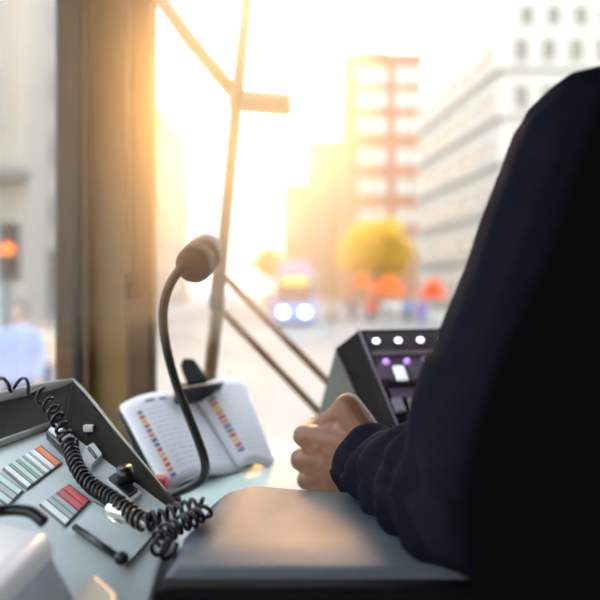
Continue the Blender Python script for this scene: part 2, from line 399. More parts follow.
b = new(); loft(b, [pan(75, 531, .004), pan(124, 566, .004)], .0028, 8); ball(b, pan(122, 565, .006), .0055, 2); obj('latch_bar', b, M['black'], con, True)
b = new(); loft(b, [pan(95, 505, .003), pan(154, 538, .003), pan(126, 570, .003)], .0009, 6); obj('plate_gap', b, M['frame'], k)

# white moulded housing and beige ledge at the near end
t = thing('moulded_housing', 'glossy white moulded housing on the near left corner of the switch console', 'housing', (-.25, .45, -.24))
zt = -.165
hp = [(-.164, .489), (-.216, .520), (-.42, .54), (-.42, .34), (-.168, .34)]
b = new(); prism(b, [(x, y, zt - .075) for x, y in hp], (0, 0, .075), bev=.012, seg=5); obj('cover', b, M['gloss'], t, True)
b = new(); prism(b, [(-.166, .482, zt - .012), (-.170, .34, zt - .012), (-.148, .34, zt - .05), (-.146, .484, zt - .05)], (0, 0, -.03), bev=.004); obj('skirt', b, M['side'], t)
t = thing('beige_ledge', 'beige ledge with two brown buttons beside the glossy white housing', 'ledge', (-.12, .45, -.24))
b = new(); prism(b, [(-.145, .505, -.232), (-.118, .470, -.232), (-.106, .43, -.232), (-.106, .36, -.232), (-.145, .36, -.232)], (0, 0, .034), bev=.005); obj('top', b, M['beige'], t)
for (px, py) in ((84, 583), (48, 596)):
    Y = .197 * FPX / (py - HOR); p = at(px, py, Y)
    if p.x > -.14:
        b = new(); box(b, p.x - .008, p.x + .008, p.y - .006, p.y + .006, -.199, -.195, bev=.001); obj('button', b, M['brown'], t)
    else:
        b = new(); box(b, -.140, -.128, .385, .398, -.199, -.195, bev=.001); obj('button', b, M['brown'], t)
b = new(); loft(b, catmull([at(-60, 520, .50), at(-20, 514, .515), at(8, 510, .525), at(30, 512, .525), at(44, 522, .52)], 8), .0045, 10)
tag(obj('cable', b, M['cord'], None, True), 'smooth black cable curving over the far edge of the white housing', 'cable')

# coiled cord
def coil(bm, ctrl, tube, seg=7, per=14):
    """ctrl: (px, py, Y, coil radius, turns per metre)"""
    P = catmull([at(a, c, Y) for a, c, Y, r, d in ctrl], 40); n = len(P); pts = []; ph = 0; m = len(ctrl) - 1
    u = Vector((0, 0, 1)); acc = 0; prev = P[0]
    fine = []
    for i in range(n - 1):
        q = i / (n - 1) * m; j = min(int(q), m - 1); f = q - j
        r = ctrl[j][3] * (1 - f) + ctrl[j + 1][3] * f; d = ctrl[j][4] * (1 - f) + ctrl[j + 1][4] * f
        T = (P[i + 1] - P[i]); L = T.length; T.normalize()
        u = (u - T * u.dot(T)).normalized(); v = T.cross(u)
        steps = max(1, int(L * d * per + .5))
        for k in range(steps):
            s = k / steps
            a = ph + 2 * math.pi * L * d * s
            wob = 1 + .16 * noise.noise(Vector((a * .21, 3.1, 0)))
            pts.append(P[i].lerp(P[i + 1], s) + (u * math.cos(a) + v * math.sin(a)) * r * wob)
        ph += 2 * math.pi * L * d
    loft(bm, pts, tube, seg)
    return pts
cc = [(-40, 372, .69, .006, 50), (-8, 384, .715, .006, 60), (10, 384, .725, .007, 62), (34, 388, .735, .007, 65), (48, 404, .725, .0065, 90), (60, 424, .705, .0062, 120),
      (69, 445, .695, .0060, 160), (75, 462, .672, .0060, 180), (84, 478, .650, .0058, 190), (98, 490, .634, .0060, 200), (114, 500, .616, .0062, 200), (128, 510, .600, .0060, 200),
      (146, 522, .586, .0070, 200), (170, 516, .590, .0080, 190), (198, 508, .600, .0080, 190), (204, 512, .595, .006, 150), (186, 522, .578, .0062, 170), (168, 532, .566, .0070, 190), (160, 544, .556, .0072, 190), (172, 552, .55, .0066, 170)]
t = thing('coiled_cord', 'black coiled telephone cord sprawling across the switch console', 'cord', (-.15, .62, -.18))
b = new(); coil(b, [(a, c, Y, r * 1.0, d * .80) for a, c, Y, r, d in cc], .0018); obj('coil', b, M['cord'], t, True)
b = new(); loft(b, catmull([at(108, 508, .612), at(118, 512, .604), at(130, 516, .598), at(142, 521, .592)], 5), [.004] + [.0062] * 5 + [.0055] * 4 + [.0066] * 4 + [.0055, .0040], 14); obj('plug', b, M['chrome'], t, True)
b = new(); loft(b, catmull([at(106, 510, .61), at(118, 524, .60), at(136, 532, .59), at(150, 530, .585), at(140, 520, .585)], 6), .0028, 10); obj('strain_relief', b, M['chrome'], t, True)

# ------------------------------------------------------------------ timetable on stand, clip, red block, microphone
BL = Vector((-.164, .885, DZ + .004)); U = Vector((.083, .100, .002)); V = Vector((-.077, .090, .090))
N = U.cross(V).normalized(); N = N if N.y < 0 else -N
BR0 = BL + U; U2 = at(279, 471, 1.04) - BR0; V2 = at(243, 378, 1.13) - at(279, 471, 1.04)
def left(u, v, h=0): return BL + U * u + V * v + N * (.010 * math.sin(math.pi * u ** .7) * 1.0 + .004 * math.sin(u * 5) + h)
def right(u, v, h=0): return BR0 + U2 * u + V * (1 - u) * v + V2 * u * v + N * (.016 * math.sin(math.pi * u ** .6) + h)
t = thing('timetable_book', 'open timetable booklet with coloured squares propped on the dash', 'book', (BL + U))
def page(fn, name, back):
    b = new(); nu, nv = 16, 10; mats_ = [M['paper']]
    for h in (0, -back):
        g = [[b.verts.new(fn(i / nu, j / nv, h)) for j in range(nv + 1)] for i in range(nu + 1)]
        if h == 0: g0 = g
        for i in range(nu):
            for j in range(nv): b.faces.new((g[i][j], g[i + 1][j], g[i + 1][j + 1], g[i][j + 1]))
    edge = lambda G: [G[i][0] for i in range(nu)] + [G[nu][j] for j in range(nv)] + [G[i][nv] for i in range(nu, 0, -1)] + [G[0][j] for j in range(nv, 0, -1)]
    e0, e1 = edge(g0), edge(g)
    for i in range(len(e0)): b.faces.new((e0[i], e1[i], e1[(i + 1) % len(e0)], e0[(i + 1) % len(e0)]))
    return obj(name, b, mats_, t, True)
def marks(fn, quads, name, par, mats_):
    b = new()
    for (u0, u1, v0, v1, mi) in quads:
        n = max(1, int((u1 - u0) / .06))
        for k in range(n):
            a = u0 + (u1 - u0) * k / n; c = u0 + (u1 - u0) * (k + 1) / n
            f = b.faces.new([b.verts.new(fn(*q, .0006)) for q in ((a, v0), (c, v0), (c, v1), (a, v1))]); f.material_index = mi
    o = obj(name, b, mats_, par); return o
QM = [M['ink'], M['inkl'], M['q0'], M['q1'], M['q2'], M['q3'], M['q4'], M['q5']]
lp = page(left, 'left_page', .006); rp = page(right, 'right_page', .006)
q = []; order = [6, 2, 3, 2, 7, 4, 5, 6, 2, 3, 4, 2, 4, 5]
for i in range(14):
    v = .80 - i * .056
    q.append((.085, .135, v, v + .036, order[i]))
    x = .18
    while x < .92:
        l = random.uniform(.03, .10); q.append((x, min(x + l, .93), v + .008, v + .020, 1)); x += l + random.uniform(.015, .03)
for (a, c) in ((.22, .34), (.40, .50)): q.append((a, c, .90, .93, 0))
marks(left, q, 'printed_rows', lp, QM)
q = []
for i in range(14):
    v = .89 - i * .058
    q.append((.06, .17, v, v + .038, order[(i + 5) % 14]))
    x = .24
    while x < .85:
        l = random.uniform(.05, .14); q.append((x, min(x + l, .9), v + .008, v + .020, 1)); x += l + random.uniform(.02, .05)
marks(right, q, 'printed_rows', rp, QM)
b = new(); prism(b, [BL - N * .010 - U * .10 - V * .02, BL + U * 1.3 - N * .012, BL + U * 1.3 + V * .97 - N * .012, BL - U * .02 + V * .97 - N * .010], -N * .004, bev=.001)
tag(obj('book_stand', b, M['cover']), 'dark board propping up the timetable booklet from behind', 'stand')
t = thing('bulldog_clip', 'black bulldog clip gripping the top edge of the timetable', 'clip', at(200, 385, 1.06))
e = U.normalized(); vv = V.normalized(); cp = at(200, 388, 1.045)
def cpt(a, c, d): return cp + e * a + vv * c + N * d
b = new(); prism(b, [cpt(-.040, -.006, .012), cpt(-.040, -.006, -.024), cpt(-.040, .012, -.006)], e * .080, bev=.001); obj('jaw', b, M['black'], t)
b = new(); prism(b, [cpt(-.020, .006, 0), cpt(.016, .006, 0), cpt(.014, .030, .004), cpt(.009, .048, .007), cpt(-.008, .052, .007), cpt(-.017, .044, .006), cpt(-.019, .028, .004)], N * .006, bev=.0015); obj('handle', b, M['blackm'], t)
b = new(); prism(b, [cpt(-.018, .006, -.012), cpt(.016, .006, -.012), cpt(.012, .042, -.030), cpt(-.014, .042, -.030)], -N * .004, bev=.001); obj('handle', b, M['blackm'], t)
b = new(); p = at(159, 487, .88); box(b, p.x - .009, p.x + .009, p.y - .008, p.y + .012, DZ, DZ + .022, bev=.003); tag(obj('plastic_block', b, M['redp']), 'small red plastic block at the lower left corner of the timetable', 'block')

t = thing('gooseneck_microphone', 'black gooseneck microphone arching up in front of the timetable', 'microphone', (at(176, 494, .845).x, .845, DZ))
st = [at(168, 496, .85), at(176, 493, .845), at(192, 486, .835), at(203, 477, .83), at(205, 463, .825), at(198, 440, .82), at(187, 412, .815), at(175, 380, .81), at(166, 345, .80), at(163, 315, .795), at(167, 292, .79), at(175, 276, .787), at(184, 265, .785)]
b = new(); loft(b, catmull(st, 8), .0052, 12); obj('gooseneck', b, M['stem'], t, True)
b = new(); p = st[0]; cyl(b, (p.x, p.y, DZ), (p.x, p.y, DZ + .012), .016, .013, 24); obj('base', b, M['black'], t)
hc = at(193, 266, .785); ax = Vector((.26, .84, .44)).normalized()
b = new(); loft(b, [hc + ax * s for s in (-.004, -.003, .002, .016, .018)], [.0165, .0192, .0205, .0208, .020], 28); obj('head', b, M['mic'], t, True)
b = new(); loft(b, [hc + ax * s for s in (.0165, .030, .044, .051, .054)], [.0205, .0207, .020, .016, .006], 28); obj('grille', b, M['micl'], t, True)

# ------------------------------------------------------------------ wipers and bracket outside the glass
t = thing('windscreen_wiper', 'long upright wiper blade outside the windscreen with twin pantograph arms', 'wiper', at(211, 375, 1.32))
b = new(); loft(b, [at(251, -40, 1.33), at(236, 110, 1.32), at(216, 320, 1.30), at(205, 420, 1.29)], [(.012, .0135)] * 4, 12); obj('blade', b, M['wiper'], t, True)
b = new(); loft(b, [at(222, 274, 1.31), at(322, 376, 1.28), at(400, 456, 1.255)], .0070, 10); obj('arm', b, M['wiper'], t, True)
b = new(); loft(b, [at(218, 306, 1.31), at(315, 408, 1.28), at(380, 476, 1.255)], .0070, 10); obj('arm', b, M['wiper'], t, True)
b = new(); prism(b, [at(212, 268, 1.285), at(226, 272, 1.285), at(223, 312, 1.285), at(208, 308, 1.285)], (0, .02, 0), bev=.003); obj('arm_bracket', b, M['black'], t)
t = thing('mirror_arm', 'diagonal strut with a round ended crosspiece near the top of the windscreen', 'strut', at(237, 97, 1.38))
b = new(); loft(b, [at(140, -30, 1.37), at(190, 40, 1.37), at(234, 94, 1.37)], .0145, 14); obj('strut', b, M['wiper'], t, True)
b = new(); loft(b, [at(228, 100, 1.37), at(232, 100, 1.37), at(281, 104, 1.37), at(288, 105, 1.37), at(292, 105, 1.37)], [.017, .022, .0225, .0215, .016], 20); obj('crosspiece', b, M['wiperl'], t, True)

# ------------------------------------------------------------------ right control unit
F1, F2, F3, F4 = at(359, 330, 1.05), at(478, 328, 1.05), Vector((.335, .845, DZ)), Vector((.152, .845, DZ))
D1, D4 = at(336, 348, 1.10), Vector((.127, .92, DZ)); E4 = Vector((.016, 1.15, DZ)); R1, R4 = Vector((.27, 1.13, -.09)), Vector((.34, 1.15, DZ))
D1b = Vector((D1.x + .015, 1.15, D1.z - .01))
cu = thing('control_unit', 'wedge shaped control box with three white lamps on the dash', 'control box', (.18, 1.0, DZ))
def faces(bm, polys):
    for p in polys: bm.faces.new([bm.verts.new(v) for v in p])
    bmesh.ops.remove_doubles(bm, verts=bm.verts[:], dist=.0002)
b = new(); faces(b, [(F1, F2, F3, F4), (F1, F4, D4, D1), (F1, D1, D1b, R1, F2), (R1, R4, F3, F2), (D1b, E4, R4, R1), (F4, F3, R4, E4, D4)])
bz = obj('casing', b, M['cubez'], cu)
b = new(); prism(b, [D1, D4, E4, D1b.lerp(E4, .05)], (-.0025, -.0015, 0)); obj('side_cheek', b, M['cuside'], cu)
fu = (F2 - F1); FN = (F2 - F1).cross(F4 - F1).normalized(); FN = FN if FN.y < 0 else -FN
def fp(px, py, lift=0):
    d = at(px, py, 1.0); return d * (F1.dot(FN) / d.dot(FN)) + FN * lift
def cuplate(pxs, th, name, m, par=None, lift=0.0, bev=0):
    b = new(); prism(b, [fp(x, y, lift) for x, y in pxs], FN * th, 0, bev, 2); return obj(name, b, m, par or cu)
b = new(); loft(b, [fp(358, 329, .001), fp(377, 375, .001), fp(398, 425, .001), fp(424, 488, .001)], .0018, 8); obj('edge_trim', b, M['cubar'], cu, True)
cuplate([(364, 334), (470, 332), (475, 350), (371, 353)], .003, 'lamp_strip', M['cuface'])
cuplate([(372, 354), (476, 351), (477, 354.5), (373.5, 357.5)], .006, 'ridge', M['cubar'])
cuplate([(375, 359), (478, 356), (484, 384), (386, 386)], .002, 'button_field', M['cupanel'])
cuplate([(386, 384), (486, 382), (487, 385.5), (388, 388)], .006, 'ridge', M['black'])
cuplate([(388, 389), (487, 386), (490, 398), (393, 399)], .003, 'lower_strip', M['cupanel'])
for (x, y) in ((376, 343.5), (398, 343), (420, 342.5), (442, 342)):
    b = new(); c = fp(x, y, .003); loft(b, [c, c + FN * .003], [.0052, .0048], 20); k = obj('lamp', b, M['led'], cu, True)
    b = new(); loft(b, [c, c + FN * .002], [.0070, .0066], 20); obj('lamp_ring', b, M['black'], k, True)
for (x, y, r) in ((386, 363, .0052), (407, 362.5, .0052), (428, 364, .0048)):
    b = new(); c = fp(x, y, .002); loft(b, [c, c + FN * .003], [r, r * .85], 18); obj('violet_lamp', b, M['ledv'], cu, True)
b = new(); c = fp(423.5, 361, .002); loft(b, [c, c + FN * .004], [.0028, .0028], 12); obj('set_screw', b, M['btn'], cu, True)
for i, x in enumerate((379, 395, 411, 427)):
    cuplate([(x - 3, 369), (x + 8, 368.5), (x + 13, 382), (x + 2, 382.5)], .005, 'push_button', M['btnw'] if i == 1 else M['cupanel'], bev=.0008, lift=.002)
for i, x in enumerate((391, 407, 423)):
    cuplate([(x, 401), (x + 10, 400.5), (x + 15, 413), (x + 5, 414)], .006, 'push_button', M['btn'], bev=.0008, lift=.001)
cuplate([(394, 415), (480, 412), (484, 440), (404, 442)], .003, 'lower_field', M['black'])

# ------------------------------------------------------------------ lever
t = thing('driving_lever', 'black driving lever gripped in the left fist of the driver', 'lever', (.046, .815, DZ))
b = new(); cyl(b, (.046, .815, DZ), (.046, .815, DZ + .008), .022, .018, 24); obj('collar', b, M['black'], t, True)
b = new(); loft(b, [Vector((.046, .815, DZ + .006)), Vector((.040, .814, -.20)), at(329, 417, .812)], [.009, .010, .009], 16); obj('grip', b, M['black'], t, True)

# ------------------------------------------------------------------ driver
SH = Vector((.222, .535, .095)); EL = Vector((.126, .50, -.146)); WR = at(366, 465, .75)
TX = .39
drv = thing('person', 'seated driver in a dark suit with one fist on the lever', 'person', (TX, .56, FZ))
b = new()
# torso, neck, head, right arm, legs (body, mostly under the clothes)
chain(b, [((TX, .56, -.52), .13), ((TX, .55, -.35), .125), ((TX, .545, -.15), .135), ((TX, .54, .03), .12)])
chain(b, [(SH + Vector((.03, 0, -.01)), .05), ((TX, .54, .10), .075), ((TX + .14, .54, .085), .05)])
chain(b, [((TX, .55, .10), .058), ((TX, .565, .22), .054)])
ball(b, (TX, .585, .30), (.076, .096, .115), 3)
ball(b, (TX, .662, .27), (.045, .03, .05), 2)
chain(b, [((TX, .690, .315), .008), ((TX, .705, .282), .013)])
for s in (-1, 1): ball(b, (TX + s * .077, .585, .295), (.012, .022, .032), 2)
chain(b, [((TX + .15, .53, .08), .05), ((TX + .24, .52, -.17), .04), ((TX + .16, .74, -.20), .030), ((TX + .15, .80, -.215), .032)])
for s in (-1, 1): chain(b, [((TX + s * .09, .57, -.56), .085), ((TX + s * .12, .95 - .04, -.60), .060), ((TX + s * .11, .88, -.98), .042), ((TX + s * .11, .90, -1.09), .04)])
body = remesh(b, .006, 4)
# left forearm and fist, finer
b = new()
kx = lambda px, py, Y: at(px, py, Y)
chain(b, [(EL.lerp(WR, .55), .034), (EL.lerp(WR, .85), .029), (WR, .027)])
mcp = [kx(304, 436, .803), kx(301, 460, .808), kx(307, 480, .803), kx(318, 493, .795)]
mr = [.0128, .0128, .0118, .0105]
wl = [WR + Vector((-.004, .010, .017)), WR + Vector((-.008, .012, .006)), WR + Vector((-.006, .012, -.006)), WR + Vector((-.002, .010, -.016))]
for a, c, r in zip(wl, mcp, mr):
    chain(b, [(a, .019), (a.lerp(c, .5), .0165), (c, r)])
    pip = c + Vector((.012, .034, .004)); dip = pip + Vector((.024, .006, -.002)); tip = dip + Vector((.006, -.018, -.002))
    chain(b, [(c, r), (c.lerp(pip, .5), r * .9), (pip, r * .95), (pip.lerp(dip, .5), r * .82), (dip, r * .85), (tip, r * .75)])
for a, c, p_, q_ in zip(mcp, mcp[1:], wl, wl[1:]):
    m0 = (p_ + q_) / 2; m1 = (a + c) / 2
    chain(b, [(m0, .019), (m0.lerp(m1, .45), .0172), (m0.lerp(m1, .80), .0135)])
tm = kx(348, 408, .775); tc = WR + Vector((.004, .012, .020)); ti = kx(329, 422, .800); tt = kx(314, 432, .824)
chain(b, [(tc, .021), (tc.lerp(tm, .5), .0185), (tm, .0165)])
chain(b, [(tm, .0160), (tm.lerp(ti, .5), .0128), (ti, .0125), (tt, .0098)])
chain(b, [(tm.lerp(ti, .4) + Vector((0, .0, -.016)), .014), (mcp[0].lerp(WR, .35), .015)])
chain(b, [(tc.lerp(tm, .5) + Vector((-.012, .008, -.008)), .016), (mcp[1].lerp(WR, .45), .016)])
fist = remesh(b, .0016, 3, lambda p: .0006 * noise.noise(p * 90))
bmj = bmesh.new(); bmj.from_mesh(body); bmj.from_mesh(fist)
for f in bmj.faces: f.smooth = True
bo = obj('body', bmj, M['skin'], drv)
b = new(); ball(b, (TX, .572, .325), (.083, .100, .105), 3)
bmesh.ops.delete(b, geom=[v for v in b.verts if v.co.y > .645 or (v.co.z < .28 and v.co.y > .58)], context='VERTS'); obj('hair', b, M['hair'], drv, True)
for s in (-1, 1):
    b = new(); ball(b, (TX + s * .03, .672, .315), .011, 2); obj('eye', b, M['paper'], drv, True)
# jacket: torso and both sleeves, one cloth shell
b = new()
tor = [((TX, .55, -.52), (.125, .175)), ((TX, .55, -.38), (.125, .170)), ((TX, .545, -.22), (.125, .170)), ((TX, .54, -.06), (.128, .182)), ((TX, .535, .05), (.115, .188)), ((TX, .535, .115), (.090, .168)), ((TX, .545, .150), (.060, .085)), ((TX, .55, .175), (.05, .065))]
loft(b, [p for p, r in tor], [r for p, r in tor], 28, up=(0, 1, 0))
chain(b, [((TX, .54, .115), .06), (SH + Vector((.006, 0, .0)), .064)])
chain(b, [((TX, .54, .115), .06), ((TX + .165, .535, .095), .064)])
arm = [(SH, .066), (SH.lerp(EL, .25), .064), (SH.lerp(EL, .55), .067), (SH.lerp(EL, .85), .065), (EL, .056), (EL.lerp(WR, .25), .050), (EL.lerp(WR, .55), .044), (EL.lerp(WR, .8), .039), (EL.lerp(WR, .97), .0365)]
chain(b, arm)
# open the cuff end flat
chain(b, [((TX + .165, .535, .09), .066), ((TX + .25, .52, -.17), .055), ((TX + .165, .73, -.20), .040)])
fa = (WR - EL).normalized()
def wrinkle(p):
    d = p - EL; s = d.dot(fa)
    if p.x < TX - .05 and s > -.06 and p.z < -.05:
        q = d - fa * s; a = math.atan2(q.z, q.x)
        return 1.5 * .0050 * noise.noise(Vector((s * 34 + math.sin(a * 2) * .9, a * .8, 1.7))) + .0048 * math.sin(s * 115 + 2.2 * math.sin(a + .6) + 1.5 * noise.noise(p * 20)) * min(1, max(0, (s + .06) / .08))
    return .004 * noise.noise(Vector((p.x * 10, p.y * 10, p.z * 22)))
jm = remesh(b, .0042, 4, wrinkle)
obj('jacket', jm, M['jacket'], drv)
b = new()
cl = [WR - fa * .016, WR - fa * .008, WR, WR + fa * .006, WR + fa * .004, WR - fa * .012]
loft(b, cl, [.0375, .0372, .0365, .0350, .0325, .0320], 36, cap=False, ripple=lambda t_, a: .03 * math.sin(3 * a + 1)); obj('cuff', b, M['jacket'], drv, True)
b = new()
for s in (-1, 1): chain(b, [((TX + s * .085, .57, -.56), .098), ((TX + s * .12, .90, -.60), .074), ((TX + s * .11, .88, -.95), .056), ((TX + s * .11, .89, -1.06), .052)])
obj('trousers', remesh(b, .008, 3), M['shirt'], drv)
for s in (-1, 1):
    b = new(); chain(b, [((TX + s * .11, .88, FZ + .045), .042), ((TX + s * .11, .98, FZ + .038), .036)]); obj('shoe', remesh(b, .006, 3), M['black'], drv)

# ------------------------------------------------------------------ driver seat
t = thing('driver_seat', 'black upholstered driver seat with a high padded back', 'seat', (TX, .45, FZ))
SY = .36
edge = [(640, 50), (610, 56), (597, 72), (578, 120), (556, 185), (536, 247), (516, 292), (500, 325), (478, 380), (460, 440), (453, 490), (454, 527), (462, 570), (474, 605), (492, 650)]
ep = [at(x, y, SY) for x, y in edge]; CX = .375
ring = [(p.x, p.z) for p in ep]; ring = [(CX - .10, ring[0][1] + .012)] + ring + [(CX - .22, -.36), (CX - .2, -.44)]
full = ring + [(2 * CX - x, z) for x, z in reversed(ring)]
sm = catmull([(x, 0, z) for x, z in full], 2)
b = new(); prism(b, [(p.x, SY - .02, p.z) for p in sm], (0, .075, 0), bev=.022, seg=5)
for v in b.verts: v.co.x = CX + (v.co.x - CX) * (1 - 1.9 * (v.co.y - SY + .02))
obj('backrest', b, M['seat'], t, True)
pi = catmull([(p.x + .006, SY - .014, p.z) for p in ep], 3)
b = new(); loft(b, pi, .0028, 8); obj('piping', b, M['piping'], t, True)
b = new(); loft(b, [Vector((2 * CX - p.x, p.y, p.z)) for p in pi], .0028, 8); obj('piping', b, M['piping'], t, True)
b = new(); box(b, CX - .24, CX + .24, .36, .86, -.72, -.62, bev=.03); obj('cushion', b, M['seat'], t, True)
b = new(); box(b, CX - .11, CX + .11, .32, .40, .20, .40, bev=.03); obj('headrest', b, M['seat'], t, True)
for s in (-1, 1):
    b = new(); cyl(b, (CX + s * .05, .36, .08), (CX + s * .05, .36, .24), .007, seg=10); obj('headrest_post', b, M['steel'], t)
b = new(); box(b, CX - .14, CX + .14, .45, .75, FZ, -.71, bev=.02); obj('pedestal', b, M['black'], t)

# ------------------------------------------------------------------ street: buildings
def window(par, o, ux, un, w_, h_, pm, wallm=None):
    """o lower-left corner on the facade, ux along it, un outward"""
    z = Vector((0, 0, 1)); b = new()
    def bar(a0, a1, c0, c1):
        prism(b, [o + ux * a0 + z * c0, o + ux * a1 + z * c0, o + ux * a1 + z * c1, o + ux * a0 + z * c1], un * .10)
    f_ = .09
    bar(0, w_, 0, f_); bar(0, w_, h_ - f_, h_); bar(0, f_, f_, h_ - f_); bar(w_ - f_, w_, f_, h_ - f_); bar(w_ / 2 - .03, w_ / 2 + .03, f_, h_ - f_)
    fr = obj('window', b, M['wframe'], par)
    b = new(); prism(b, [o + ux * f_ + z * f_, o + ux * (w_ - f_) + z * f_, o + ux * (w_ - f_) + z * (h_ - f_), o + ux * f_ + z * (h_ - f_)], un * .04); obj('pane', b, pm, fr)
X_, Z_ = Vector((1, 0, 0)), Vector((0, 0, 1))
# brick tower
YT = 95
t = thing('brick_tower', 'tall red brick apartment tower with pale windows behind the tree', 'building', (7.8, YT + 6, GZ))
x0, x1 = px_x(345, YT), px_x(424, YT); top = (HOR - 58) / FPX * YT
b = new(); box(b, x0, x1, YT, YT + 13, GZ, top); obj('walls', b, M['brick'], t)
b = new(); box(b, x0 - .2, x1 + .2, YT - .2, YT + 13.2, top, top + .7); obj('parapet', b, M['brick'], t)
b = new(); box(b, x0 + 2.5, x0 + 6, YT + 4, YT + 8, top + .7, top + 2.4); obj('roof_hut', b, M['roofg'], t)
for k, zc in enumerate((76, 100, 126, 157, 187, 217, 246)):
    z = (HOR - zc) / FPX * YT - 1.0
    for px in (358, 373, 396, 411):
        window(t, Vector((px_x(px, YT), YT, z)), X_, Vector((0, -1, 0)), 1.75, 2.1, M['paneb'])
# lower sand building further left
YS = 120
t = thing('sand_building', 'low sand coloured building left of the brick tower', 'building', (1, YS + 6, GZ))
for name, a, c, tp, dy in (('wing', 282, 306, 182, 0), ('walls', 306, 346, 140, 3)):
    b = new(); box(b, px_x(a, YS + dy), px_x(c, YS + dy), YS + dy, YS + 16, GZ, (HOR - tp) / FPX * (YS + dy)); obj(name, b, M['sand'], t)
for zc in (160, 184, 208, 232):
    for px in (311, 323, 335):
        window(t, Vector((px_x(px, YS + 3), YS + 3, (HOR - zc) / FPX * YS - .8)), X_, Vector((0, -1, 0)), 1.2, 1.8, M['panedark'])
for zc in (205, 228):
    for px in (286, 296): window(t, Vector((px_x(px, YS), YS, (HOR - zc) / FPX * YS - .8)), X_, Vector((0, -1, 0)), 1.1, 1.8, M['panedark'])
# white corner building on the right
CXW, YC = 13.9, 50
t = thing('white_building', 'large white corner building with rows of square windows', 'building', (22, YC + 8, GZ))
sd = Vector((-.097, 1, 0)).normalized(); far = Vector((CXW, YC, 0)) + sd * 22
foot = [Vector((CXW, YC, GZ)), Vector((CXW + 26, YC, GZ)), Vector((CXW + 26, YC + 22, GZ)), Vector((far.x, far.y, GZ))]
H1 = (HOR - 32) / FPX * YC
b = new(); prism(b, foot, (0, 0, H1 - GZ)); obj('walls', b, M['white'], t)
foot2 = [Vector((CXW + 1.0, YC + 1.2, H1)), Vector((CXW + 26, YC + 1.2, H1)), Vector((CXW + 26, YC + 22, H1)), Vector((far.x + 1.0, far.y, H1))]
b = new(); prism(b, foot2, (0, 0, 3.2)); obj('attic', b, M['white'], t)
b = new(); prism(b, [p + Vector((0, 0, 3.2)) for p in foot2], (0, 0, .5)); obj('roof', b, M['roofg'], t)
sn = Vector((-1, -.097, 0)).normalized()
for k in range(7):
    zc = 51 + 47 * k; z = (HOR - zc) / FPX * YC - .75
    if z < GZ + 1: continue
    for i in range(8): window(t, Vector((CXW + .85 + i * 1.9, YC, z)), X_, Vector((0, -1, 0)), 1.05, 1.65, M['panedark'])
    for i in range(5): window(t, Vector((CXW, YC, z)) + sd * (1.2 + i * 4.2), sd, sn, 3.4, 1.5, M['pane'])
    b = new(); o = Vector((CXW, YC, z - .55)); prism(b, [o, o + sd * 22, o + sd * 22 + sn * .35, o + sn * .35], (0, 0, .35)); obj('ledge', b, M['wframe'], t)
    b = new(); box(b, CXW - .3, CXW + 26, YC - .3, YC, z - .55, z - .30); obj('ledge', b, M['wframe'], t)
for i in range(8): window(t, Vector((CXW + 1.6 + i * 1.9, YC + 1.2, H1 + .8)), X_, Vector((0, -1, 0)), 1.1, 1.5, M['pane'])
# cream building along the left pavement
t = thing('cream_building', 'long cream street building beyond the dark pillars', 'building', (-17, 50, GZ))
b = new(); box(b, -24, -14, 22, 92, GZ, 17); obj('walls', b, M['cream'], t)
b = new(); box(b, -24, -13.7, 21.7, 92.3, 17, 17.6); obj('cornice', b, M['white'], t)
b = new(); box(b, -14, -12.6, 24, 60, 1.6, 1.9); obj('awning', b, M['roofg'], t)
for fl in range(4):
    for i in range(16):
        window(t, Vector((-14, 23.5 + i * 4.2, 3.2 + fl * 3.5)), Vector((0, 1, 0)), Vector((1, 0, 0)), 1.7, 2.0, M['pane'])
for i in range(9):
    window(t, Vector((-14, 24 + i * 7, GZ + .5)), Vector((0, 1, 0)), Vector((1, 0, 0)), 4.6, 3.0, M['pane'])
t = thing('corner_house', 'cream house front seen through the left side window', 'building', (-14, 24, GZ))
b = new(); box(b, -22, -7.6, 20.2, 21.8, GZ, 12); obj('walls', b, M['cream'], t)
b = new(); box(b, -22, -7.5, 19.4, 20.2, 2.9, 3.2); obj('canopy', b, M['roofg'], t)
for fl in range(3):
    for i in range(5): window(t, Vector((-9.1 - i * 1.9, 20.2, 4.4 + fl * 2.9)), X_, Vector((0, -1, 0)), .8, 1.7, M['pane'])
for i in range(4): window(t, Vector((-10.4 - i * 2.9, 20.2, GZ + .4)), X_, Vector((0, -1, 0)), 2.2, 3.6, M['paneb'])

